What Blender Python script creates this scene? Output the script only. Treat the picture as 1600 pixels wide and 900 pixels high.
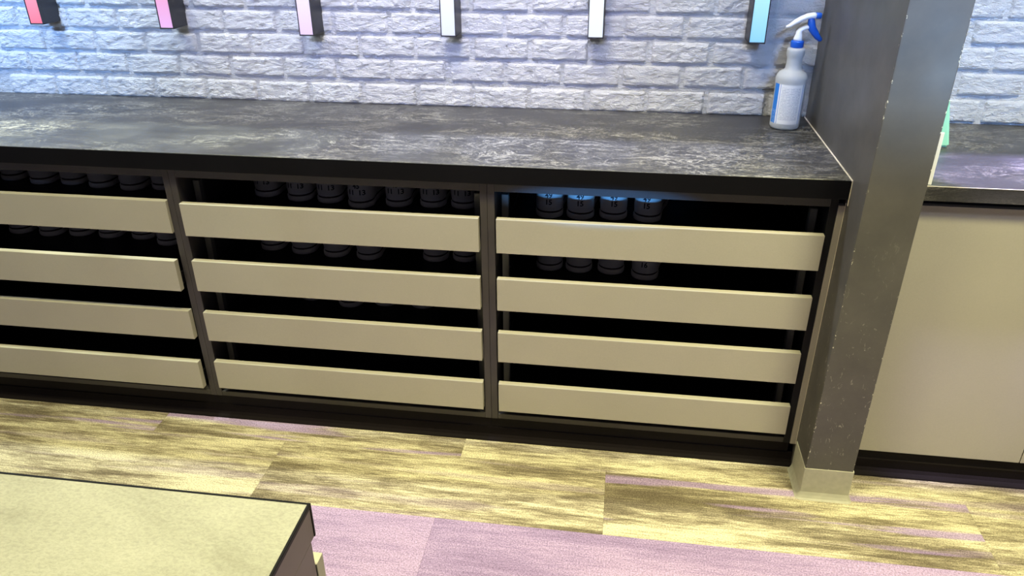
import bpy, bmesh, math, random
from mathutils import Vector, Matrix, noise

for o in list(bpy.data.objects):
    bpy.data.objects.remove(o)
S = bpy.context.scene
C = bpy.context.collection
rnd = random.Random(7)
R = math.radians

# ------------------------------------------------------------------ camera
cd = bpy.data.cameras.new('camera')
cam = bpy.data.objects.new('camera', cd)
C.objects.link(cam)
cd.sensor_width = 36
cd.lens = 1192.998 / 1600 * 36
cd.clip_start = 0.02
rot = Matrix(((0.990005715, -0.060665109, 0.127312325),
              (0.140937394, 0.457814980, -0.877805272),
              (-0.005033337, 0.886975303, 0.461789429)))
cam.matrix_world = Matrix.Translation((-0.56487, -2.45424, 1.52849)) @ rot.to_4x4()
S.camera = cam

# ------------------------------------------------------------------ world, exposure
w = bpy.data.worlds.new('world')
S.world = w
w.use_nodes = True
bg = w.node_tree.nodes['Background']
bg.inputs['Color'].default_value = (0.62, 0.6, 0.75, 1)
bg.inputs['Strength'].default_value = 0.18
S.view_settings.view_transform = 'Standard'
S.view_settings.look = 'None'
S.view_settings.gamma = 1
S.view_settings.use_curve_mapping = False
S.view_settings.exposure = 0.0

# ------------------------------------------------------------------ large lights
def aim(o, target):
    d = Vector(target) - o.location
    o.rotation_euler = d.to_track_quat('-Z', 'Y').to_euler()

def area(name, loc, target, sx, sy, color, power, spread=180):
    l = bpy.data.lights.new(name, 'AREA')
    l.shape = 'RECTANGLE'
    l.size, l.size_y = sx, sy
    l.color, l.energy = color, power
    l.spread = R(spread)
    o = bpy.data.objects.new(name, l)
    C.objects.link(o)
    o.location = loc
    aim(o, target)
    return o

def spot(name, loc, target, color, power, size, blend, radius, scale=None):
    l = bpy.data.lights.new(name, 'SPOT')
    l.color, l.energy = color, power
    l.spot_size, l.spot_blend = R(size), blend
    l.shadow_soft_size = radius
    o = bpy.data.objects.new(name, l)
    C.objects.link(o)
    o.location = loc
    aim(o, target)
    if scale:
        o.scale = scale
    return o

WARM_C = (1.0, 0.92, 0.45)
DOWN = [(-2.35, (0.88, 0.95, 0.74), 600), (-1.75, (0.85, 0.95, 0.82), 520), (-1.15, (0.60, 0.70, 1.0), 330),
        (-0.62, (0.42, 0.52, 1.0), 300), (-0.1, (0.68, 0.72, 1.0), 250), (0.55, (0.58, 0.50, 1.0), 1700)]
SCREEN_P, SCREEN2_P = 170, 40
for x, p in ((-2.5, 15.5), (-0.95, 22.5), (0.5, 37)):      # warm ceiling panels over the aisle
    area('aisle_panel_light', (x, -1.42, 3.0), (x, -1.38, 0), 0.55, 0.3, WARM_C, p, 90)
for x, c, p in ((-2.5, (0.62, 0.75, 1.0), 2.6), (-1.0, (0.90, 0.86, 1.0), 3.4), (0.6, (0.75, 0.82, 1.0), 3.2)):   # track lights washing the brick wall
    area('wall_track_light', (x, -1.75, 3.0), (x, -0.1, 1.0), 0.30, 0.18, c, p, 60)
# unseen lamps added high behind the camera: a cool frontal fill on the brick
for x, c, p in ((-3.0, (0.18, 0.42, 1.0), 5.6), (-1.2, (0.36, 0.46, 1.0), 2.6), (0.6, (0.24, 0.46, 1.0), 3.3)):
    area('blue_fill_light', (x, -4.0, 2.6), (x, 0.0, 1.18), 1.5, 0.22, c, p, 14)
# strips under the soffit graze the brick from above
for x, c, p in ((-2.6, (0.70, 0.86, 1.0), 17), (-1.2, (0.98, 0.97, 1.0), 14), (0.2, (0.86, 0.92, 1.0), 7.5)):
    area('soffit_strip_light', (x, -0.34, 2.04), (x, 0.0, 1.15), 1.38, 0.04, c, p)
# downlights in front of the soffit; its edge shades the back of the worktop
for x, col, p in [(d[0] + o_, d[1], d[2] * 0.5) for d in DOWN for o_ in (-0.14, 0.14)]:
    spot('soffit_downlight', (x, -0.70, 2.9), (x, -0.385, 0.9), col, p, 15.5, 0.35, 0.02)
# blue screens across the aisle: one grazes under the worktop, one shines on the pillar
spot('blue_screen_glow', (-0.60, -2.5, 0.955), (-0.60, -0.5, 0.792), (0.10, 0.42, 1.0), SCREEN_P, 3.6, 0.6, 0.012, (5.0, 1.0, 1.0))
spot('blue_screen_glow', (0.70, -2.5, 0.95), (0.10, -0.709, 1.22), (0.35, 0.62, 1.0), SCREEN2_P, 16, 0.8, 0.10)

# ------------------------------------------------------------------ materials
MATS = {}
def mat(name, col=(0.5, 0.5, 0.5), rough=0.5, metal=0.0, spec=0.5):
    m = bpy.data.materials.new(name)
    m.use_nodes = True
    b = m.node_tree.nodes['Principled BSDF']
    b.inputs['Base Color'].default_value = (*col, 1)
    b.inputs['Roughness'].default_value = rough
    b.inputs['Metallic'].default_value = metal
    b.inputs['Specular IOR Level'].default_value = spec
    MATS[name] = m
    return m, m.node_tree, b

class NT:
    """small node helper"""
    def __init__(s, nt): s.nt = nt
    def n(s, t, **k):
        nd = s.nt.nodes.new(t)
        for a, v in k.items():
            if a.startswith('i_'):
                nd.inputs[a[2:].replace('_', ' ')].default_value = v
            else:
                setattr(nd, a, v)
        return nd
    def l(s, a, b): s.nt.links.new(a, b)
    def coord(s, scale=(1, 1, 1), kind='Object', rand=False):
        tc = s.n('ShaderNodeTexCoord')
        mp = s.n('ShaderNodeMapping')
        mp.inputs['Scale'].default_value = scale
        s.l(tc.outputs[kind], mp.inputs['Vector'])
        if rand:
            oi = s.n('ShaderNodeObjectInfo')
            mu = s.n('ShaderNodeVectorMath', operation='SCALE')
            cx = s.n('ShaderNodeCombineXYZ')
            for q in 'XYZ': s.l(oi.outputs['Random'], cx.inputs[q])
            s.l(cx.outputs[0], mu.inputs[0]); mu.inputs['Scale'].default_value = 37.0
            s.l(mu.outputs[0], mp.inputs['Location'])
        return mp.outputs[0]
    def noise(s, vec, scale, detail=4, rough=0.5, dist=0.0):
        nd = s.n('ShaderNodeTexNoise')
        nd.inputs['Scale'].default_value = scale
        nd.inputs['Detail'].default_value = detail
        nd.inputs['Roughness'].default_value = rough
        nd.inputs['Distortion'].default_value = dist
        s.l(vec, nd.inputs['Vector'])
        return nd.outputs['Fac']
    def ramp(s, fac, *stops):
        nd = s.n('ShaderNodeValToRGB')
        e = nd.color_ramp.elements
        while len(e) < len(stops): e.new(0.5)
        for el, (p, c) in zip(e, stops):
            el.position = p
            el.color = (*c, 1) if len(c) == 3 else c
        s.l(fac, nd.inputs[0])
        return nd.outputs[0]
    def mix(s, f, a, b, mode='MIX'):
        nd = s.n('ShaderNodeMix', data_type='RGBA', blend_type=mode)
        for v, sock in ((f, nd.inputs[0]), (a, nd.inputs[6]), (b, nd.inputs[7])):
            if hasattr(v, 'links'): s.l(v, sock)
            elif isinstance(v, tuple): sock.default_value = (*v, 1)
            else: sock.default_value = v
        return nd.outputs[2]
    def math(s, op, a, b=0.0):
        nd = s.n('ShaderNodeMath', operation=op)
        for v, sock in ((a, nd.inputs[0]), (b, nd.inputs[1])):
            if hasattr(v, 'links'): s.l(v, sock)
            else: sock.default_value = v
        return nd.outputs[0]
    def bump(s, h, strength, dist, bsdf):
        nd = s.n('ShaderNodeBump')
        nd.inputs['Strength'].default_value = strength
        nd.inputs['Distance'].default_value = dist
        s.l(h, nd.inputs['Height'])
        s.l(nd.outputs[0], bsdf.inputs['Normal'])

BLK = (0, 0, 0); WHT = (1, 1, 1)

def speck(name, col, rough, var=0.12, scale=220, metal=0.0, spec=0.5, blot=3.0):
    """plain painted / laminated surface with faint blotches and grain"""
    m, nt, b = mat(name, col, rough, metal, spec)
    t = NT(nt)
    v = t.coord()
    g = t.noise(v, scale, 3)
    h = t.noise(v, blot, 5, 0.6)
    f = t.math('ADD', t.math('MULTIPLY', g, 0.4), t.math('MULTIPLY', h, 0.6))
    c = t.ramp(f, (0.3, tuple(x * (1 - var) for x in col)), (0.7, tuple(min(1, x * (1 + var)) for x in col)))
    t.l(c, b.inputs['Base Color'])
    r = t.ramp(h, (0.3, (rough * 0.85,) * 3), (0.7, (min(1, rough * 1.15),) * 3))
    t.l(r, b.inputs['Roughness'])
    return m

speck('front_laminate', (0.415, 0.392, 0.345), 0.48, 0.06, 300)
speck('filler_laminate', (0.33, 0.30, 0.265), 0.5, 0.06, 300)
speck('black_board', (0.008, 0.008, 0.011), 0.5, 0.2, 400, 0.0, 0.25)
speck('divider_board', (0.052, 0.046, 0.05), 0.45, 0.15, 400)
speck('black_edge', (0.004, 0.004, 0.006), 0.45, 0.25, 200, 0.0, 0.15)
speck('rail_board', (0.05, 0.047, 0.05), 0.4, 0.2, 300)
speck('plinth_board', (0.012, 0.010, 0.011), 0.7, 0.3, 300, 0.0, 0.12)
speck('vinyl_base', (0.008, 0.006, 0.007), 0.8, 0.4, 250, 0.0, 0.08)
speck('steel_grey', (0.16, 0.155, 0.15), 0.4, 0.1, 300, 0.3)
speck('shoe_upper', (0.86, 0.82, 0.82), 0.55, 0.07, 500)
speck('shoe_sole', (0.84, 0.79, 0.76), 0.6, 0.08, 500)
speck('shoe_line', (0.05, 0.03, 0.035), 0.6, 0.1)
speck('shoe_lining', (0.09, 0.08, 0.09), 0.85, 0.2)
speck('print_ink', (0.012, 0.012, 0.03), 0.6, 0.1)
speck('bar_housing', (0.022, 0.021, 0.025), 0.4, 0.25, 200)
speck('caulk', (0.72, 0.66, 0.56), 0.6, 0.15, 150)
speck('white_card', (0.85, 0.85, 0.84), 0.5, 0.03)
speck('mint_plastic', (0.32, 0.72, 0.50), 0.45, 0.05)
speck('mint_rim', (0.48, 0.85, 0.66), 0.45, 0.05)
speck('blue_plastic', (0.01, 0.10, 0.52), 0.32, 0.08)
speck('white_plastic', (0.86, 0.84, 0.82), 0.35, 0.04)
speck('ceiling_paint', (0.10, 0.10, 0.11), 0.9, 0.05)
speck('island_side', (0.135, 0.11, 0.115), 0.42, 0.06, 350)
speck('cove_vinyl', (0.42, 0.41, 0.36), 0.42, 0.18, 60)
speck('chrome', (0.8, 0.8, 0.8), 0.15, 0.02, 200, 1.0)

# painted brick
for nm, base in (('brick_paint', (0.80, 0.79, 0.78)), ('mortar_paint', (0.74, 0.735, 0.73))):
    m, nt, b = mat(nm, base, 0.55)
    t = NT(nt)
    v = t.coord((1, 1, 1), rand=(nm == 'brick_paint'))
    c = t.ramp(t.noise(v, 14, 5), (0.25, tuple(x * 0.93 for x in base)), (0.75, tuple(min(1, x * 1.05) for x in base)))
    pits = t.ramp(t.noise(v, 42, 2), (0.20, (0.35, 0.34, 0.33)), (0.235, WHT))
    t.l(t.mix(1.0, c, pits, 'MULTIPLY'), b.inputs['Base Color'])
    v2 = t.coord((1, 1, 2.2), rand=(nm == 'brick_paint'))
    h = t.math('ADD', t.noise(v2, 60, 6, 0.62, 0.8), t.math('MULTIPLY', t.noise(v2, 240, 3), 0.25))
    t.bump(h, 1.0, 0.017, b)

# slate laminate worktop
def slate(name, base, vein, vamt):
    m, nt, b = mat(name, base, 0.36, 0, 0.5)
    t = NT(nt)
    v = t.coord((1, 2.6, 2.6))
    cloud = t.noise(v, 3.2, 8, 0.62, 0.6)
    c = t.ramp(cloud, (0.30, tuple(x * 0.6 for x in base)), (0.55, base), (0.75, tuple(x * 1.7 for x in base)))
    mask = t.ramp(t.noise(v, 2.3, 4, 0.6, 0.3), (0.40, BLK), (0.62, WHT))
    a = t.math('ABSOLUTE', t.math('SUBTRACT', t.noise(v, 4.0, 9, 0.68, 1.4), 0.5))
    v1 = t.ramp(a, (0.0, WHT), (0.005, (0.5,) * 3), (0.014, BLK))
    v2c = t.coord((1.3, 2.0, 2.0))
    a2 = t.math('ABSOLUTE', t.math('SUBTRACT', t.noise(v2c, 9.0, 9, 0.72, 2.0), 0.5))
    v2 = t.ramp(a2, (0.0, (0.6,) * 3), (0.008, (0.2,) * 3), (0.02, BLK))
    f = t.math('MULTIPLY', t.math('MAXIMUM', v1, v2), mask)
    grain = t.noise(t.coord((1, 2, 2)), 160, 4, 0.7)
    c = t.mix(t.math('MULTIPLY', f, vamt), c, vein)
    c = t.mix(0.55, c, t.ramp(grain, (0.3, (0.5,) * 3), (0.7, (1.45,) * 3)), 'MULTIPLY')
    t.l(c, b.inputs['Base Color'])
    t.l(t.ramp(cloud, (0.3, (0.34,) * 3), (0.7, (0.46,) * 3)), b.inputs['Roughness'])
    t.bump(grain, 0.12, 0.001, b)
slate('slate_laminate', (0.041, 0.040, 0.042), (0.50, 0.48, 0.42), 0.85)

# pale laminate of the nearer counter
m, nt, b = mat('pale_laminate', (0.8, 0.8, 0.78), 0.5)
t = NT(nt)
v = t.coord((1, 2.2, 1))
c = t.ramp(t.noise(v, 4.5, 7, 0.62, 0.7), (0.26, (0.245, 0.245, 0.225)), (0.46, (0.335, 0.34, 0.325)), (0.74, (0.40, 0.405, 0.395)))
gr = t.noise(t.coord((1, 1.6, 1)), 190, 4, 0.7, 0.6)
c = t.mix(0.5, c, t.ramp(gr, (0.36, (0.68,) * 3), (0.6, (1.12,) * 3)), 'MULTIPLY')
t.l(c, b.inputs['Base Color'])
t.bump(gr, 0.25, 0.001, b)

# carpet planks; object colour: red = violet streaks, green = whole plank violet, blue = brightness
m, nt, b = mat('carpet', (0.4, 0.38, 0.34), 0.95, 0, 0.1)
t = NT(nt)
oi = t.n('ShaderNodeObjectInfo')
sp = t.n('ShaderNodeSeparateColor')
t.l(oi.outputs['Color'], sp.inputs[0])
st = t.noise(t.coord((2.6, 30, 1), rand=True), 1.6, 6, 0.66, 0.4)
st2 = t.noise(t.coord((14, 150, 1), rand=True), 1.5, 4, 0.65)
big = t.noise(t.coord((1.2, 5, 1), rand=True), 1.7, 4, 0.55)
f = t.math('ADD', t.math('ADD', t.math('MULTIPLY', st, 0.40), t.math('MULTIPLY', big, 0.46)), t.math('MULTIPLY', st2, 0.28))
f = t.math('ADD', f, t.math('SUBTRACT', sp.outputs[2], 0.56))
beige = t.ramp(f, (0.43, (0.120, 0.098, 0.072)), (0.51, (0.19, 0.160, 0.115)), (0.565, (0.34, 0.30, 0.22)), (0.65, (0.62, 0.575, 0.43)))
violet = t.ramp(f, (0.38, (0.20, 0.14, 0.27)), (0.66, (0.40, 0.31, 0.50)))
pink = t.ramp(f, (0.40, (0.225, 0.158, 0.32)), (0.52, (0.305, 0.225, 0.43)), (0.64, (0.40, 0.30, 0.53)))
vm = t.noise(t.coord((0.9, 16, 1), rand=True), 1.5, 3, 0.5)
vm = t.math('MULTIPLY', t.ramp(vm, (0.55, BLK), (0.64, WHT)), sp.outputs[0])
c = t.mix(vm, beige, violet)
c = t.mix(sp.outputs[1], c, pink)
pile = t.noise(t.coord((1, 1, 1)), 250, 3, 0.75)
c = t.mix(0.55, c, t.ramp(pile, (0.34, (0.22,) * 3), (0.64, (1.75,) * 3)), 'MULTIPLY')
t.l(c, b.inputs['Base Color'])
t.bump(t.math('ADD', pile, t.math('MULTIPLY', st2, 0.6)), 0.5, 0.004, b)

# charcoal painted pillar with scuffs and chipped corner
m, nt, b = mat('pillar_paint', (0.075, 0.07, 0.07), 0.40)
t = NT(nt)
v = t.coord()
c = t.ramp(t.noise(v, 6, 6, 0.65), (0.3, (0.072, 0.069, 0.072)), (0.7, (0.112, 0.106, 0.104)))
sx = t.n('ShaderNodeSeparateXYZ'); t.l(v, sx.inputs[0])
low = t.ramp(sx.outputs['Z'], (0.55, WHT), (0.85, BLK))
sc = t.ramp(t.noise(t.coord((1.0, 1, 0.5)), 55, 5, 0.7, 1.5), (0.615, BLK), (0.68, (0.6,) * 3))
c = t.mix(t.math('MULTIPLY', sc, low), c, (0.42, 0.40, 0.36))
edge = t.math('MULTIPLY', t.math('LESS_THAN', sx.outputs['X'], 0.0055), t.math('LESS_THAN', sx.outputs['Y'], -0.7050))
edge2 = t.math('MULTIPLY', t.math('GREATER_THAN', sx.outputs['X'], 0.1262), t.math('LESS_THAN', sx.outputs['Y'], -0.7050))
chip = t.ramp(t.noise(t.coord((1, 1, 0.6)), 130, 4, 0.65), (0.615, BLK), (0.64, WHT))
c = t.mix(t.math('MULTIPLY', chip, t.math('MAXIMUM', edge, edge2)), c, (0.75, 0.72, 0.62))
t.l(c, b.inputs['Base Color'])
t.l(t.ramp(t.noise(v, 5, 4), (0.3, (0.32,) * 3), (0.7, (0.5,) * 3)), b.inputs['Roughness'])

# translucent bottle, liquid, printed label
m, nt, b = mat('bottle_plastic', (0.86, 0.88, 0.90), 0.38)
b.inputs['Transmission Weight'].default_value = 0.30
b.inputs['IOR'].default_value = 1.3
b.inputs['Subsurface Weight'].default_value = 0.3
b.inputs['Subsurface Radius'].default_value = (0.02, 0.02, 0.02)
t = NT(nt)
t.l(t.ramp(t.noise(t.coord(), 40, 3), (0.3, (0.60, 0.61, 0.60)), (0.7, (0.66, 0.67, 0.66))), b.inputs['Base Color'])
speck('bottle_liquid', (0.55, 0.62, 0.66), 0.2, 0.03)
m, nt, b = mat('label_print', (0.85, 0.85, 0.84), 0.45)
t = NT(nt)
uv = t.n('ShaderNodeUVMap'); sx = t.n('ShaderNodeSeparateXYZ'); t.l(uv.outputs[0], sx.inputs[0])
U_, V_ = sx.outputs['X'], sx.outputs['Y']
line = t.math('LESS_THAN', t.math('FRACT', t.math('MULTIPLY', V_, 26.0)), 0.45)
mp = t.n('ShaderNodeMapping'); mp.inputs['Scale'].default_value = (38, 26, 1); t.l(uv.outputs[0], mp.inputs[0])
brk = t.ramp(t.noise(mp.outputs[0], 1.0, 2), (0.40, BLK), (0.46, WHT))
ins = t.math('MULTIPLY', t.math('MULTIPLY', t.math('GREATER_THAN', U_, 0.30), t.math('LESS_THAN', U_, 0.86)),
             t.math('MULTIPLY', t.math('GREATER_THAN', V_, 0.09), t.math('LESS_THAN', V_, 0.93)))
txt = t.math('MULTIPLY', t.math('MULTIPLY', line, brk), ins)
c = t.mix(t.math('MULTIPLY', txt, 0.75), (0.83, 0.83, 0.82), (0.32, 0.34, 0.42))
fr = t.math('MULTIPLY', t.math('GREATER_THAN', t.math('ABSOLUTE', t.math('SUBTRACT', U_, 0.60)), 0.335),
            t.math('LESS_THAN', t.math('ABSOLUTE', t.math('SUBTRACT', U_, 0.60)), 0.352))
c = t.mix(fr, c, (0.12, 0.25, 0.6))
blue = t.math('LESS_THAN', U_, 0.20)
c = t.mix(blue, c, (0.02, 0.20, 0.66))
ltr = t.math('MULTIPLY', blue, t.ramp(t.noise(mp.outputs[0], 1.6, 1), (0.6, BLK), (0.62, WHT)))
c = t.mix(t.math('MULTIPLY', ltr, t.math('LESS_THAN', V_, 0.35)), c, (0.6, 0.7, 0.9))
t.l(c, b.inputs['Base Color'])

def glow(name, c_low, c_high, strength, z0, z1):
    m, nt, b = mat(name, (0.6, 0.6, 0.6), 0.4)
    t = NT(nt)
    sx = t.n('ShaderNodeSeparateXYZ'); t.l(t.coord(), sx.inputs[0])
    mr = t.n('ShaderNodeMapRange'); t.l(sx.outputs['Z'], mr.inputs[0])
    mr.inputs[1].default_value, mr.inputs[2].default_value = z0, z1
    c = t.mix(mr.outputs[0], c_low, c_high)
    t.l(c, b.inputs['Emission Color'])
    b.inputs['Emission Strength'].default_value = strength
    b.inputs['Base Color'].default_value = (0.1, 0.1, 0.1, 1)
    return m

# ------------------------------------------------------------------ geometry helpers
def link(name, me, m=None, parent=None):
    o = bpy.data.objects.new(name, me)
    C.objects.link(o)
    if m is not None and me is not None and not me.materials:
        me.materials.append(MATS[m])
    if parent is not None:
        o.parent = parent
    return o

def tag(o, label=None, cat=None, group=None, kind=None):
    for k, v in (('label', label), ('category', cat), ('group', group), ('kind', kind)):
        if v: o[k] = v
    return o

def empty(name, loc=(0, 0, 0)):
    o = bpy.data.objects.new(name, None)
    C.objects.link(o)
    o.location = loc
    o.empty_display_size = 0.05
    return o

def bm_mesh(bm, name, smooth=False):
    bmesh.ops.recalc_face_normals(bm, faces=bm.faces)
    me = bpy.data.meshes.new(name)
    bm.to_mesh(me)
    bm.free()
    if smooth:
        for p in me.polygons: p.use_smooth = True
    return me

def add_box(bm, x0, x1, y0, y1, z0, z1, bev=0.0, seg=2):
    r = bmesh.ops.create_cube(bm, size=1)
    vs = r['verts']
    for v_ in vs:
        v_.co = Vector((x0 + (v_.co.x + .5) * (x1 - x0), y0 + (v_.co.y + .5) * (y1 - y0), z0 + (v_.co.z + .5) * (z1 - z0)))
    if bev:
        es = {e for v_ in vs for e in v_.link_edges}
        bmesh.ops.bevel(bm, geom=list(es), offset=bev, segments=seg, profile=0.6, affect='EDGES')

def box(name, x0, x1, y0, y1, z0, z1, m, parent=None, bev=0.0012, seg=2, off=(0, 0, 0)):
    bm = bmesh.new()
    ox, oy, oz = off
    add_box(bm, x0 - ox, x1 - ox, y0 - oy, y1 - oy, z0 - oz, z1 - oz, bev, seg)
    return link(name, bm_mesh(bm, name), m, parent)

def prism_x(name, prof, x0, x1, m, parent=None, off=(0, 0, 0)):
    """profile of (y, z) points swept along x"""
    bm = bmesh.new()
    a = [bm.verts.new((x0 - off[0], y - off[1], z - off[2])) for y, z in prof]
    b_ = [bm.verts.new((x1 - off[0], y - off[1], z - off[2])) for y, z in prof]
    n = len(prof)
    for i in range(n):
        bm.faces.new((a[i], a[(i + 1) % n], b_[(i + 1) % n], b_[i]))
    bm.faces.new(a[::-1]); bm.faces.new(b_)
    return link(name, bm_mesh(bm, name), m, parent)

def tube(bm, pts, rads, n=12, flat=1.0):
    """tapered tube through points lying in the xz plane; flat = y squash"""
    rings = []
    for i, p in enumerate(pts):
        p = Vector(p)
        d = (Vector(pts[min(i + 1, len(pts) - 1)]) - Vector(pts[max(i - 1, 0)])).normalized()
        side = Vector((0, 1, 0))
        up = d.cross(side).normalized()
        rr = rads[i]
        rings.append([bm.verts.new(p + side * math.cos(a) * rr * flat + up * math.sin(a) * rr)
                      for a in (2 * math.pi * k / n for k in range(n))])
    for r0, r1 in zip(rings, rings[1:]):
        for k in range(n):
            bm.faces.new((r0[k], r0[(k + 1) % n], r1[(k + 1) % n], r1[k]))
    bm.faces.new(rings[0][::-1]); bm.faces.new(rings[-1])

def lathe(name, prof, m, parent=None, n=40):
    bm = bmesh.new()
    rings = [[bm.verts.new((r * math.cos(2 * math.pi * k / n), r * math.sin(2 * math.pi * k / n), z)) for k in range(n)] for r, z in prof]
    for r0, r1 in zip(rings, rings[1:]):
        for k in range(n):
            bm.faces.new((r0[k], r0[(k + 1) % n], r1[(k + 1) % n], r1[k]))
    bm.faces.new(rings[0][::-1]); bm.faces.new(rings[-1])
    return link(name, bm_mesh(bm, name, True), m, parent)

# ------------------------------------------------------------------ key measures
PX, PW, PY = 0.002, 0.1285, -0.709          # pillar left face, right face, front face
ZT = 0.900                                  # worktop height
YW = -0.595                                 # worktop front
YF = -0.575                                 # cabinet front edge
DT = (0.7526, 0.5749, 0.4016, 0.2252)       # drawer front tops
DB = (0.6538, 0.4758, 0.3028, 0.1267)       # drawer front bottoms

# ------------------------------------------------------------------ floor
fl = box('floor', -4.2, 2.6, -4.2, 0.2, -0.06, -0.009, 'plinth_board', None, 0)
tag(fl, 'carpeted floor of beige, brown and violet planks', kind='structure')
bm = bmesh.new()
add_box(bm, -0.4999, 0.4999, -0.12495, 0.12495, -0.009, 0.0, 0.0006, 1)
plank_me = bm_mesh(bm, 'carpet_plank')
rows = [-0.985, -0.545, -1.003, -0.5, -0.75, -1.0, -0.6]
for r in range(-1, 7):
    y = -0.555 - 0.25 * r
    ph = rows[r] if r >= 0 else -0.545
    for k in range(-3, 4):
        x = ph + 0.5 + k * 1.0 - 0.0
        if x < -4 or x > 2.3: continue
        p = link('carpet_plank', plank_me, 'carpet', fl)
        p.location = (x, y, 0)
        violet = 1.0 if (r == 0 and k <= -1) or (r == 1 and k in (0,)) else 0.25
        p.color = (violet, 1.0 if r in (2, 3) else 0.0, 0.563 + rnd.uniform(-0.02, 0.02), 1)

# ------------------------------------------------------------------ back wall with bricks
wb = box('wall_back', -4.0, 2.4, 0.0055, 0.12, 0.0, 3.1, 'mortar_paint', None, 0)
tag(wb, 'white painted brick wall behind the worktop', kind='structure')
BH, BL = 0.0729, 0.1853
def brick_mesh(seed, L, H=BH - 0.0105):
    bm = bmesh.new()
    nx, nz = 40, 17
    g = {}
    o = Vector((seed * 7.3, seed * 3.1, seed * 1.7))
    for i in range(nx + 1):
        for j in range(nz + 1):
            u, v_ = i / nx, j / nz
            x, z = (u - .5) * L, (v_ - .5) * H
            ex = min(u, 1 - u) * L; ez = min(v_, 1 - v_) * H
            e = min(ex, ez)
            fall = max(0.0, 1 - e / 0.008)
            q = Vector((x * 26, 0, z * 44)) + o
            d = 0.0040 * noise.fractal(q, 0.8, 2.1, 5)
            d += 0.0055 * abs(noise.noise(Vector((x * 38 + z * 60, 3, z * 110 - x * 20)) + o)) - 0.001
            jx = 0.0022 * noise.noise(Vector((z * 60, 9, x * 25)) + o) if ex < 0.001 else 0
            jz = 0.0022 * noise.noise(Vector((x * 45, 5, z * 3)) + o) if ez < 0.001 else 0
            y = -0.0045 - d
            if e < 0.0008: y = 0.0062
            elif fall > 0: y = y + fall * fall * 0.006
            g[i, j] = bm.verts.new((x + jx, y, z + jz))
    for i in range(nx):
        for j in range(nz):
            bm.faces.new((g[i, j], g[i + 1, j], g[i + 1, j + 1], g[i, j + 1]))
    me = bm_mesh(bm, 'brick', True)
    me.materials.append(MATS['brick_paint'])
    return me
BM = [brick_mesh(s, BL - 0.0115) for s in range(14)]
nb = 0
for r in range(0, 9):
    z = 0.9026 + BH * (r + 0.5)
    x = (-0.304 if r % 2 == 0 else -0.385) - BL * 13
    while x < 1.4:
        xc = x + BL / 2
        sh = 0.066 if xc > 0.0 else 0.0
        if -2.95 < xc < 1.34 and nb < 300 and not (xc + sh - BL / 2 > 0.0 and xc + sh + BL / 2 < 0.13):
            o = link('brick', BM[rnd.randrange(len(BM))], None, wb)
            o.location = (xc + sh + rnd.uniform(-.0025, .0025), rnd.uniform(-.0012, .0012), z + rnd.uniform(-.0012, .0012))
            if rnd.random() < 0.5: o.rotation_euler = (0, math.pi, 0)
            o.scale = (1 + rnd.uniform(-.012, .008), 1, 1.08 if r == 0 else 1)
            if r == 0: o.location.z -= 0.0075
            nb += 1
        x += BL
# a slab of upper wall, same paint
ce = box('ceiling', -4.0, 2.4, -4.2, 0.12, 3.1, 3.2, 'ceiling_paint', None, 0)
tag(ce, 'dark ceiling with a boxed soffit along the wall', kind='structure')
box('soffit', -4.0, 2.4, -0.55, 0.0055, 2.1, 3.1, 'ceiling_paint', ce, 0.002)

# ------------------------------------------------------------------ pillar
pl = box('wall_pillar', PX, PW, PY, 0.0, 0.0, 3.1, 'pillar_paint', None, 0.0018)
tag(pl, 'charcoal painted square pillar with chipped edges at the end of the worktop', kind='structure')
# cove base wrapped round the pillar foot
def cove_wrap(name, x0, x1, yf, yb, h, thick, toe, m):
    bm = bmesh.new()
    prof = [(thick, h), (thick, 0.022), (thick + 0.003, 0.012), (thick + toe * 0.6, 0.0045), (thick + toe, 0.0)]
    prof = [(0.0005, h)] + prof
    rings = []
    cr = 0.012
    path = []
    path.append((x0, yb, -1, 0))
    for k in range(7):
        a = math.pi + k / 6 * math.pi / 2
        path.append((x0 + 0.0, yf + 0.0, math.cos(a), math.sin(a)))
    for k in range(7):
        a = 1.5 * math.pi + k / 6 * math.pi / 2
        path.append((x1, yf, math.cos(a), math.sin(a)))
    path.append((x1, yb, 1, 0))
    for px, py, dx, dy in path:
        s_ = 1.0
        rings.append([bm.verts.new((px + dx * d, py + dy * d, z)) for d, z in prof])
    for a, b_ in zip(rings, rings[1:]):
        for k in range(len(prof) - 1):
            bm.faces.new((a[k], b_[k], b_[k + 1], a[k + 1]))
    return link(name, bm_mesh(bm, name), m)
cv = cove_wrap('baseboard_pillar', PX, PW, PY, -0.592, 0.104, 0.0028, 0.011, 'cove_vinyl')
tag(cv, 'grey vinyl cove base wrapped round the pillar foot', kind='structure')

# ------------------------------------------------------------------ worktop
wt = empty('worktop', (-1.4, -0.3, 0.851))
tag(wt, 'long dark slate worktop with black front edge running to the pillar', 'worktop')
OFF = (-1.4, -0.3, 0.851)
box('slab', -2.95, -0.001, YW + 0.0025, 0.0, 0.851, ZT, 'slate_laminate', wt, 0.0006, 1, OFF)
box('front_edge', -2.95, -0.001, YW, YW + 0.0025, 0.851, ZT - 0.0006, 'black_edge', wt, 0.0006, 1, OFF)
box('end_edge', -0.001, 0.0012, YW + 0.001, -0.002, 0.852, ZT - 0.001, 'black_edge', wt, 0, 1, OFF)

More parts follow.
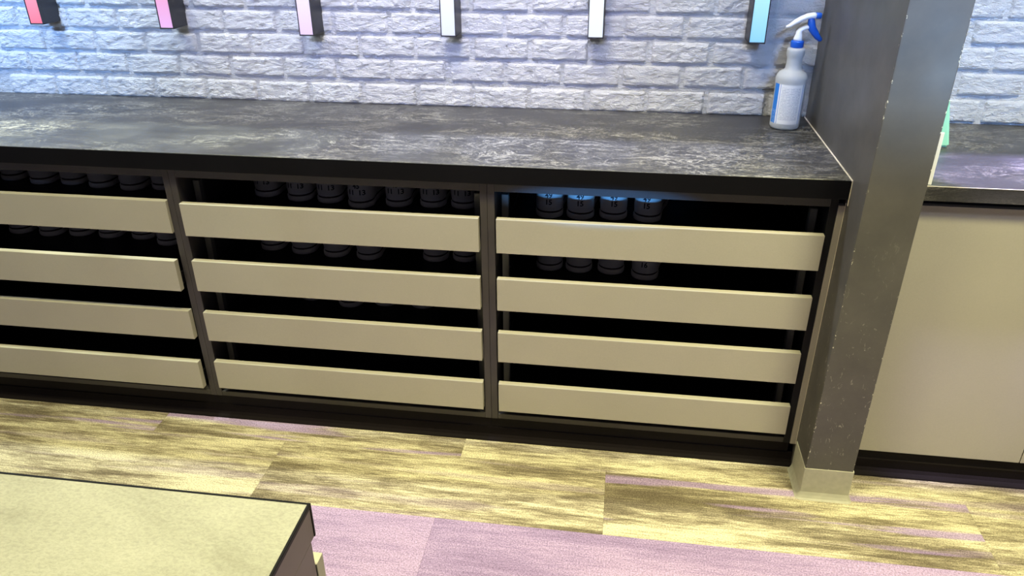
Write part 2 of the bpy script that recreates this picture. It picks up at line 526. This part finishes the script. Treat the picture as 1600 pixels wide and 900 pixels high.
# caulk beads
bm = bmesh.new()
add_box(bm, -0.0012, PX + 0.0004, YW - 0.001, -0.003, ZT - 0.002, ZT + 0.0016, 0.0008, 1)
add_box(bm, 0.0006, PX + 0.0004, YW - 0.0014, YW + 0.002, 0.835, ZT + 0.001, 0.0006, 1)
tr = link('trim_1', bm_mesh(bm, 'trim_1'), 'caulk')
tag(tr, 'pale caulk bead where the long worktop meets the pillar', kind='structure')
bm = bmesh.new()
add_box(bm, 0.0012, PX + 0.0003, YF - 0.0042, YF - 0.002, 0.082, 0.836, 0.0002, 1)
tr = link('trim_2', bm_mesh(bm, 'trim_2'), 'caulk')
tag(tr, 'thin caulk line between filler strip and pillar', kind='structure')

# ------------------------------------------------------------------ shoe cabinets
T = 0.0195
upr_bm = bmesh.new(); add_box(upr_bm, -0.0095, 0.0095, -0.010, 0.010, 0.0, 0.69, 0.001, 1)
upr_me = bm_mesh(upr_bm, 'upright')
def cabinet(x0, x1, which, filler=False, pulls=(0, 0, 0, 0)):
    cx = (x0 + x1) / 2
    root = empty('shoe_cabinet', (cx, -0.3, 0.0))
    of = (cx, -0.3, 0.0)
    tag(root, which, 'cabinet', 'open-front shoe drawer cabinets under the long worktop')
    for a, b_ in ((x0 + 0.0003, x0 + T), (x1 - T, x1 - 0.0003)):
        box('side_panel', a, b_, YF, -0.006, 0.082, 0.850, 'divider_board' if not (filler and b_ > -0.1) else 'black_board', root, 0.0008, 1, of)
    box('top_rail', x0 + T, x1 - T, YF + 0.001, YF + 0.05, 0.823, 0.850, 'rail_board', root, 0.0008, 1, of)
    box('bottom_panel', x0 + T, x1 - T, YF + 0.0005, -0.012, 0.082, 0.1005, 'rail_board', root, 0.0012, 1, of)
    box('back_panel', x0 + T, x1 - T, -0.012, -0.006, 0.082, 0.850, 'black_board', root, 0, 1, of)
    box('plinth', x0, x1, -0.566, -0.548, 0.0, 0.0815, 'plinth_board', root, 0.0006, 1, of)
    for ux in (x0 + T + 0.019, x1 - T - 0.019):
        u = link('upright', upr_me, 'steel_grey', root)
        u.location = (ux - cx, -0.5 + 0.3, 0.102)
    if filler:
        box('filler_strip', x1, 0.0012, YF - 0.0035, YF + 0.015, 0.082, 0.829, 'filler_laminate', root, 0.0008, 1, of)
    for i in range(4):
        dx0, dx1 = x0 + 0.0262 - 0.019 * 0, x1 - 0.0215
        if filler: dx1 = x1 - T - 0.0035
        p = pulls[i]
        dr = box('drawer', dx0 + 0.012, dx1 - 0.012, YF + 0.002 - p, -0.025, DB[i] + 0.004, DB[i] + 0.0125, 'black_board', root, 0.0008, 1, of)
        fo = box('drawer_front', dx0, dx1, YW - p, YF - 0.001 - p, DB[i], DT[i], 'front_laminate', dr, 0.0011, 2, of)
        for sx0 in (dx0 + 0.012, dx1 - 0.016):
            box('drawer_side', sx0, sx0 + 0.004, YF + 0.002 - p, -0.025, DB[i] + 0.0125, DB[i] + 0.045, 'black_board', dr, 0.0005, 1, of)
        box('drawer_back', dx0 + 0.016, dx1 - 0.016, -0.030, -0.025, DB[i] + 0.0125, DB[i] + 0.045, 'black_board', dr, 0.0005, 1, of)
    return root
XA, XB, XC, XD = -2.708, -1.8055, -0.9032, -0.0140
cabinet(XA, XB, 'leftmost shoe cabinet, cut off by the left edge, taupe drawer fronts', False, (-0.012, 0.010, -0.002, 0.010))
cabinet(XB, XC, 'middle shoe cabinet with four taupe drawer fronts between two black dividers', False, (0.0, 0.001, 0.0, 0.0))
cabinet(XC, XD, 'right-hand shoe cabinet with four taupe drawer fronts next to the charcoal pillar', True, (0.0, 0.001, 0.0, 0.001))
# vinyl base along the plinth
bb = prism_x('baseboard_counter', [(-0.566, 0.0), (-0.584, 0.0), (-0.5825, 0.0035), (-0.5745, 0.009), (-0.570, 0.018), (-0.5695, 0.044), (-0.566, 0.0445)], -2.708, PX - 0.001, 'vinyl_base')
tag(bb, 'black vinyl base strip along the foot of the shoe cabinets', kind='structure')

# ------------------------------------------------------------------ shoes
def half_outline(t, L=0.285):
    """half width and position along the shoe for t in 0..1 (heel to toe)"""
    s = 0.5 - 0.5 * math.cos(math.pi * t)          # dense at both ends
    y = s * L
    heel = 0.043
    if y < heel: wd = 0.0415 * math.sqrt(max(0, 1 - ((heel - y) / heel) ** 2)) ** 0.82
    else:
        u = (y - heel) / (L - heel)
        wd = 0.0415 - 0.005 * math.sin(min(1, u / 0.5) * math.pi) + 0.0035 * max(0, math.sin((u - 0.15) / 0.85 * math.pi)) if u > 0.15 else 0.0415 - 0.005 * math.sin(min(1, u / 0.5) * math.pi)
        ball = max(0.0, (u - 0.68) / 0.32)
        wd *= math.sqrt(max(0, 1 - ball ** 2.2))
    return max(wd, 0.0), y
M = 22
HALF = [half_outline(i / M) for i in range(M + 1)]
def ring(inset=0.0, zf=lambda y: 0.0, squeeze=lambda y: 1.0, yi=0.0):
    pts = []
    L = HALF[-1][1]
    def f(wd, y, sg):
        yy = inset + y * (L - 2 * inset) / L + yi
        return Vector((sg * max(0, wd - inset * (1 if wd > 0.004 else 0)) * squeeze(y), yy, zf(y)))
    for wd, y in HALF: pts.append(f(wd, y, 1))
    for wd, y in HALF[-2:0:-1]: pts.append(f(wd, y, -1))
    return pts
def loft(name, rings, cap0=True, cap1=True, capfrom=0):
    bm = bmesh.new()
    vr = [[bm.verts.new(p) for p in r_] for r_ in rings]
    n = len(vr[0])
    for a, b_ in zip(vr, vr[1:]):
        for k in range(n):
            bm.faces.new((a[k], a[(k + 1) % n], b_[(k + 1) % n], b_[k]))
    def cap(r_, i0):
        for i in range(i0, M):
            rt = (r_[i], r_[i + 1]); lf = (r_[(n - i) % n], r_[(n - i - 1) % n])
            vs = []
            for q in (rt[0], rt[1], lf[1], lf[0]):
                if q not in vs: vs.append(q)
            if len(vs) > 2: bm.faces.new(vs)
    if cap0: cap(vr[0], 0)
    if cap1: cap(vr[-1], capfrom)
    me = bm_mesh(bm, name, True)
    return me
def uh(y):                                     # upper height above the welt
    u = y / 0.285
    if u < 0.35: return 0.070 - 0.012 * math.sin(u / 0.35 * math.pi * 0.9)
    if u < 0.55: return 0.066
    return 0.066 - 0.030 * ((u - 0.55) / 0.45) ** 0.9
LV = 8
def upper_ring(k):
    f = k / LV
    bulge = 0.0022 * math.sin(f * math.pi * 0.9)
    def sq(y):
        u = y / 0.285
        toe = 0.0 if u < 0.3 else (u - 0.3) / 0.7
        top = 0.09 * f ** 1.5 + (0.55 * min(1, toe * 2.2)) * f ** 2.4
        return (1 + bulge / 0.035) * (1 - top)
    r_ = ring(0.0022, lambda y: 0.0225 + f * uh(y), sq)
    L = 0.285
    for p in r_:                                # pull the ends in with height: heel leans, toe rounds over
        u = p.y / L
        if u < 0.2: p.y += (0.011 * f ** 2 - 0.003 * math.sin(f * math.pi)) * (1 - u / 0.2)
        if u > 0.6: p.y -= 0.06 * f ** 2.2 * (u - 0.6) / 0.4
    return r_
SOLE = loft('sole', [ring(0.003, lambda y: 0.0), ring(0.0008, lambda y: 0.0015), ring(0.0, lambda y: 0.005), ring(0.0, lambda y: 0.0155), ring(0.0008, lambda y: 0.017)])
WELT = loft('welt_line', [ring(0.0028, lambda y: 0.0165), ring(0.0028, lambda y: 0.0235)], False, False)
UR = [upper_ring(k) for k in range(LV + 1)]
OPEN = 11
UPPER = loft('upper', UR, False, True, OPEN)
LIN = loft('lining', [[Vector((p.x * 0.93, p.y * 0.97 + 0.003, p.z - 0.001)) for p in UR[-1]], [Vector((p.x * 0.9, p.y * 0.96 + 0.004, 0.03)) for p in UR[-1]]], False, True)
for me, mm in ((SOLE, 'shoe_sole'), (WELT, 'shoe_line'), (UPPER, 'shoe_upper'), (LIN, 'shoe_lining')):
    me.materials.append(MATS[mm])
bm = bmesh.new()
add_box(bm, -0.019, 0.019, 0.105, 0.20, 0.070, 0.086, 0.004, 2)
for v_ in bm.verts:
    if v_.co.y > 0.16: v_.co.z -= 0.012
TONGUE = bm_mesh(bm, 'tongue', True); TONGUE.materials.append(MATS['shoe_upper'])
bm = bmesh.new()
for i in range(4):
    y = 0.135 + i * 0.019
    z = 0.0885 - i * 0.0035
    add_box(bm, -0.023, 0.023, y - 0.003, y + 0.003, z - 0.004, z, 0.001, 1)
LACES = bm_mesh(bm, 'laces'); LACES.materials.append(MATS['shoe_lining'])

def heel_y(x, z):
    """y of the heel surface at height z and lateral x"""
    f = max(0.0, (z - 0.0225) / 0.070) * LV
    k = min(LV - 1, int(f)); fr = f - k
    best = None
    for r0, r1, wgt in ((UR[k], UR[k + 1], fr),):
        pts = [r0[i].lerp(r1[i], wgt) for i in range(0, 12)]
        ax = abs(x)
        for p, q in zip(pts, pts[1:]):
            if p.x <= ax <= q.x and q.x > p.x:
                best = p.y + (q.y - p.y) * (ax - p.x) / (q.x - p.x)
                break
    return best if best is not None else 0.004

def text_mesh(s, size, zc, xc=0.0):
    cu = bpy.data.curves.new('number', 'FONT')
    cu.body = s
    cu.size = size
    cu.align_x = 'CENTER'; cu.align_y = 'CENTER'
    cu.resolution_u = 3
    cu.offset = size * 0.026
    o = bpy.data.objects.new('tmp', cu)
    C.objects.link(o)
    dg = bpy.context.evaluated_depsgraph_get()
    me = bpy.data.meshes.new_from_object(o.evaluated_get(dg))
    bpy.data.objects.remove(o)
    bm = bmesh.new(); bm.from_mesh(me)
    bmesh.ops.triangulate(bm, faces=bm.faces)
    bmesh.ops.subdivide_edges(bm, edges=[e for e in bm.edges if e.calc_length() > 0.004], cuts=1)
    for v_ in bm.verts:
        x, z = v_.co.x + xc, v_.co.y + zc
        v_.co = Vector((x, heel_y(x, z) - 0.0007, z))
    bm.to_mesh(me); bm.free()
    me.materials.clear(); me.materials.append(MATS['print_ink'])
    return me
NUM = {}
def number(s, size, z):
    k = (s, size, z)
    if k not in NUM: NUM[k] = text_mesh(s, size, z)
    return NUM[k]

def shoe(x, y, z, rz, label, nums=(), sc=1.0):
    root = empty('bowling_shoe', (x, y, z))
    root.rotation_euler = (0, 0, rz)
    ln = min(1.0, (-0.046 - y) / 0.285 / math.cos(rz))        # shorter shoes stand further back
    root.scale = (sc, sc * ln, sc)
    tag(root, label, 'shoe', 'bowling shoes in the drawers')
    link('sole', SOLE, None, root); link('welt_line', WELT, None, root)
    u = link('upper', UPPER, None, root); link('lining', LIN, None, root)
    link('tongue', TONGUE, None, root); link('laces', LACES, None, root)
    for s, size, zz in nums:
        link('size_number', number(s, size, zz), None, u)
    return root
ORD = ['first', 'second', 'third', 'fourth', 'fifth', 'sixth', 'seventh']
def shoe_row(pts, drawer, where, nums=None, tilt=None):
    for i, (x, y) in enumerate(pts):
        n_ = nums(i) if nums else ()
        what = 'pale bowling shoe'
        if n_: what = 'pale bowling shoe marked ' + ' '.join(q[0].replace('  ', ' ') for q in n_)
        rz = (tilt or {}).get(i, rnd.uniform(-0.02, 0.02))
        shoe(x, y, DB[drawer] + 0.0128, rz, f'{what}, {ORD[i]} from left in {where}', n_)
A_ = 0.0215
z1, z2 = 0.0505, 0.0705
shoe_row([(-0.759, -0.362), (-0.667, -0.363), (-0.569, -0.354), (-0.476, -0.358)], 0, 'top drawer of right-hand cabinet',
         lambda i: (('49', A_, z2), ('15', A_, z1)), {3: -0.16})
shoe_row([(-0.757, -0.352), (-0.666, -0.355), (-0.566, -0.355), (-0.470, -0.380)], 1, 'second drawer of right-hand cabinet',
         lambda i: (('16', A_, z1),) if i == 3 else (), {3: -0.14})
shoe_row([(-1.677, -0.302), (-1.555, -0.326), (-1.454, -0.330), (-1.345, -0.358), (-1.231, -0.334), (-1.123, -0.326), (-1.026, -0.324)], 0,
         'top drawer of middle cabinet', lambda i: (('45', A_, z2), ('11  13', A_, z1)), {0: -0.10, 1: -0.03, 2: 0.0, 3: -0.03})
shoe_row([(-1.673, -0.322), (-1.561, -0.337), (-1.449, -0.347), (-1.338, -0.352), (-1.123, -0.337), (-1.028, -0.326)], 1, 'second drawer of middle cabinet', None, {4: 0.0, 5: 0.0})
shoe_row([(-1.556, -0.330), (-1.413, -0.360), (-1.299, -0.336), (-1.173, -0.337)], 2, 'third drawer of middle cabinet')
shoe_row([(-2.606, -0.263), (-2.480, -0.286), (-2.372, -0.278), (-2.260, -0.295), (-2.142, -0.303), (-2.037, -0.286)], 0, 'top drawer of leftmost cabinet',
         None, {0: -0.1, 1: -0.09, 2: -0.09, 3: -0.10, 4: -0.06, 5: 0.0})
shoe_row([(-2.600, -0.305), (-2.480, -0.311), (-2.377, -0.298), (-2.267, -0.300), (-2.148, -0.296), (-2.035, -0.332)], 1, 'second drawer of leftmost cabinet')

# ------------------------------------------------------------------ glowing wall bars
BARS = [(-2.4700, 1.1480, 'pink-red', (1.0, 0.10, 0.16), (1.0, 0.30, 0.42)),
        (-2.0160, 1.1415, 'lilac-pink', (0.80, 0.42, 0.86), (0.88, 0.30, 0.55)),
        (-1.5510, 1.1285, 'pale lilac', (0.80, 0.58, 0.95), (0.86, 0.78, 0.98)),
        (-1.0990, 1.1340, 'bluish white', (0.72, 0.78, 1.0), (0.86, 0.92, 1.0)),
        (-0.6535, 1.1370, 'bright white', (0.80, 0.88, 1.0), (0.9, 0.97, 1.0)),
        (-0.1880, 1.1310, 'cyan', (0.22, 0.62, 1.0), (0.42, 0.85, 1.0))]
for i, (x, zb, cn, c0, c1) in enumerate(BARS):
    root = empty('wall_light_bar', (x, 0.0, zb))
    tag(root, f'{cn} glowing vertical light bar with black housing on the brick wall', 'light', 'vertical light bars on the brick wall')
    Lb, hw, d0 = 0.86, 0.0235, -0.090
    bm = bmesh.new()
    add_box(bm, -hw, hw, d0 + 0.012, -0.0005, 0.002, Lb - 0.002, 0.001, 1)
    for a in (-1, 1):
        xa, xb_ = sorted((a * hw, a * (hw - 0.0026)))
        add_box(bm, xa, xb_, d0 - 0.001, d0 + 0.013, 0.0, Lb, 0.0004, 1)
    link('housing', bm_mesh(bm, 'housing'), 'bar_housing', root)
    for zz in (0.0, Lb - 0.004):
        box('end_cap', -hw, hw, d0 - 0.0012, 0.0, zz, zz + 0.004, 'bar_housing', root, 0.0006, 1)
    glow('bar_glow_%d' % i, c0, c1, 1.0, 0.0, 0.13)
    df = box('diffuser', -hw + 0.0026, hw - 0.0026, d0 + 0.0005, d0 + 0.0125, 0.004, Lb - 0.004, 'bar_glow_%d' % i, root, 0.001, 1)
    df['label'] = f'{cn} lit diffuser'

# ------------------------------------------------------------------ spray bottle
BX, BY = -0.0830, -0.128
root = empty('spray_bottle', (BX, BY, ZT))
tag(root, 'translucent white spray bottle with blue trigger on the worktop by the pillar', 'bottle')
prof = [(0.034, 0.0), (0.0395, 0.002), (0.0418, 0.007), (0.0422, 0.018), (0.0428, 0.128), (0.0438, 0.138), (0.0438, 0.146),
        (0.0418, 0.154), (0.0355, 0.162), (0.0265, 0.167), (0.0225, 0.172), (0.0212, 0.185), (0.0213, 0.200), (0.0226, 0.206), (0.0246, 0.211), (0.0250, 0.222),
        (0.0235, 0.228), (0.0175, 0.2300)]
lathe('bottle_body', prof, 'bottle_plastic', root)
lathe('liquid', [(0.036, 0.003), (0.0395, 0.008), (0.0398, 0.02), (0.0398, 0.066), (0.0390, 0.0665)], 'bottle_liquid', root)
lathe('screw_cap', [(0.0168, 0.2302), (0.0178, 0.2315), (0.0178, 0.246), (0.0168, 0.249), (0.010, 0.2492)], 'blue_plastic', root, 30)
# wrapped label facing the aisle, turned a little to the left
bm = bmesh.new()
uvl = bm.loops.layers.uv.new('UVMap')
a0, a1, n = R(180 + 10), R(180 + 140), 28
z0, z1_ = 0.019, 0.132
cols = []
for k in range(n + 1):
    a = a0 + (a1 - a0) * k / n
    cols.append([bm.verts.new((r_ * math.cos(a), r_ * math.sin(a), z)) for r_, z in ((0.0426, z0), (0.0436, z1_))])
for k in range(n):
    fc = bm.faces.new((cols[k][0], cols[k + 1][0], cols[k + 1][1], cols[k][1]))
    for lp, (uu, vv) in zip(fc.loops, ((k, 0), (k + 1, 0), (k + 1, 1), (k, 1))):
        lp[uvl].uv = (uu / n, vv)
me = bpy.data.meshes.new('label'); bm.to_mesh(me); bm.free()
for p in me.polygons: p.use_smooth = True
lb = link('paper_label', me, 'label_print', root)
lb['label'] = 'white printed label with blue stripe'
def bpart(name, pts, rads, m, parent, flat=1.0, n=14):
    bm = bmesh.new()
    tube(bm, [(x - BX - (0.003 if z > 1.17 else 0.0), 0, z - ZT) for x, z in pts], rads, n, flat)
    return link(name, bm_mesh(bm, name, True), m, parent)
hd = bpart('sprayer_head', [(-0.083, 1.149), (-0.083, 1.156), (-0.082, 1.166), (-0.080, 1.172), (-0.076, 1.178), (-0.066, 1.183), (-0.052, 1.187)],
           [0.0125, 0.0118, 0.0095, 0.0088, 0.0068, 0.006, 0.006], 'white_plastic', root)
bpart('shroud', [(-0.117, 1.1850), (-0.108, 1.1875), (-0.096, 1.196), (-0.080, 1.2065), (-0.062, 1.2145), (-0.048, 1.2165), (-0.042, 1.216)],
      [0.0030, 0.0055, 0.0070, 0.0078, 0.0080, 0.0082, 0.0078], 'white_plastic', hd, 1.4)
bpart('bridge', [(-0.056, 1.212), (-0.054, 1.200), (-0.053, 1.186)], [0.0065, 0.0068, 0.006], 'blue_plastic', hd, 1.1)
bpart('nozzle', [(-0.0445, 1.2165), (-0.043, 1.2165), (-0.029, 1.2155), (-0.0275, 1.2155)], [0.0068, 0.0085, 0.0085, 0.0075], 'blue_plastic', hd)
bpart('trigger', [(-0.0530, 1.2100), (-0.0505, 1.195), (-0.0465, 1.182), (-0.040, 1.170), (-0.031, 1.159), (-0.022, 1.1515), (-0.0195, 1.1495)],
      [0.0080, 0.0105, 0.0108, 0.0098, 0.0082, 0.0062, 0.0030], 'blue_plastic', hd, 1.0)

# ------------------------------------------------------------------ right-hand counter beyond the pillar
rw = empty('worktop', (0.7, -0.3, 0.846))
tag(rw, 'slate worktop with mottled edge on the right of the pillar', 'worktop')
o2 = (0.7, -0.3, 0.846)
box('slab', PW + 0.001, 1.40, YW + 0.002, 0.0, 0.8575, 0.8945, 'slate_laminate', rw, 0.0006, 1, o2)
box('front_edge', PW + 0.001, 1.40, YW, YW + 0.002, 0.8575, 0.8938, 'slate_laminate', rw, 0.0005, 1, o2)
box('edge_line', PW + 0.001, 1.40, YW - 0.0002, YW + 0.0022, 0.8938, 0.8947, 'caulk', rw, 0, 1, o2)
rc = empty('base_cabinet', (0.7, -0.3, 0.0))
tag(rc, 'taupe base cabinet with plain doors on the right of the pillar', 'cabinet')
o3 = (0.7, -0.3, 0.0)
box('carcass', PW + 0.001, 1.40, -0.556, -0.006, 0.08, 0.857, 'black_board', rc, 0, 1, o3)
for a, b_ in ((PW + 0.003, 0.6145), (0.6175, 1.097), (1.10, 1.399)):
    box('door', a, b_, -0.5746, -0.5565, 0.0785, 0.838, 'front_laminate', rc, 0.001, 2, o3)
box('plinth', PW + 0.001, 1.40, -0.566, -0.548, 0.0, 0.08, 'plinth_board', rc, 0, 1, o3)
bb = prism_x('baseboard_right', [(-0.566, 0.0), (-0.594, 0.0), (-0.592, 0.0035), (-0.579, 0.009), (-0.573, 0.018), (-0.5725, 0.046), (-0.566, 0.0465)], PW + 0.004, 1.40, 'vinyl_base')
tag(bb, 'black vinyl base strip under the cabinet right of the pillar', kind='structure')

# mint container, partly hidden by the pillar
root = empty('plastic_container', (0.265, -0.225, 0.8945))
tag(root, 'mint green tapered plastic container half hidden behind the pillar', 'container')
bm = bmesh.new()
def taper(bm, w0, d0, w1, d1, z0, z1, bev):
    r_ = bmesh.ops.create_cube(bm, size=1)
    for v_ in r_['verts']:
        top = v_.co.z > 0
        v_.co = Vector((v_.co.x * (w1 if top else w0), v_.co.y * (d1 if top else d0), z1 if top else z0))
    bmesh.ops.bevel(bm, geom=list({e for v_ in r_['verts'] for e in v_.link_edges}), offset=bev, segments=3, affect='EDGES')
taper(bm, 0.142, 0.078, 0.086, 0.05, 0.0, 0.150, 0.006)
link('body', bm_mesh(bm, 'body'), 'mint_plastic', root)
bm = bmesh.new()
add_box(bm, -0.045, 0.045, -0.027, 0.027, 0.148, 0.158, 0.003, 2)
link('lid', bm_mesh(bm, 'lid'), 'mint_rim', root)
# white card standing at the worktop corner
bm = bmesh.new()
add_box(bm, 0.0, 0.0545, -0.002, 0.002, 0.0, 0.129, 0.0018, 2)
cdo = link('card_holder', bm_mesh(bm, 'card_holder'), 'white_card')
cdo.location = (PW + 0.0015, -0.586, 0.8948)
tag(cdo, 'thin white upright card at the front corner of right worktop beside the pillar', 'card')

# ------------------------------------------------------------------ nearer counter, bottom left
IX, IYB, IYF = -0.8935, -1.8240, -2.42
isl = empty('service_counter', (-1.9, -2.1, 0.0))
tag(isl, 'nearer counter with pale stone-look top and dark edge, bottom left', 'counter')
o4 = (-1.9, -2.1, 0.0)
box('slab', -2.9, IX - 0.001, IYF, IYB - 0.001, 0.850, 0.8985, 'island_side', isl, 0.0006, 1, o4)
box('top_sheet', -2.9, IX - 0.0035, IYF, IYB - 0.0035, 0.8985, 0.8996, 'pale_laminate', isl, 0, 1, o4)
box('back_edge_band', -2.9, IX, IYB - 0.0035, IYB, 0.8500, 0.9000, 'black_edge', isl, 0.0005, 1, o4)
box('end_edge_band', IX - 0.0035, IX, IYF, IYB - 0.0035, 0.8940, 0.9000, 'black_edge', isl, 0.0005, 1, o4)
box('end_panel', IX - 0.02, IX - 0.0008, IYF + 0.01, -1.8365, 0.0, 0.850, 'island_side', isl, 0.0006, 1, o4)
box('body', -2.88, IX - 0.02, IYF + 0.02, -1.842, 0.08, 0.850, 'black_board', isl, 0, 1, o4)
box('plinth', -2.88, IX - 0.02, IYF + 0.06, -1.875, 0.0, 0.08, 'plinth_board', isl, 0, 1, o4)
for i, (a, b_) in enumerate(((-1.79, IX - 0.0005), (-2.70, -1.795))):
    for zt in (0.8105, 0.62, 0.43, 0.24):
        fr_ = box('drawer_front', a, b_, -1.8335, -1.8145, zt - 0.155, zt, 'front_laminate', isl, 0.0011, 2, o4)
        if i == 0:
            bm = bmesh.new()
            add_box(bm, b_ - 0.02 - o4[0], b_ - 0.0005 - o4[0], -1.842 - o4[1], -1.8330 - o4[1], zt - 0.030, zt - 0.020, 0.001, 1)
            link('bracket', bm_mesh(bm, 'bracket'), 'chrome', fr_)
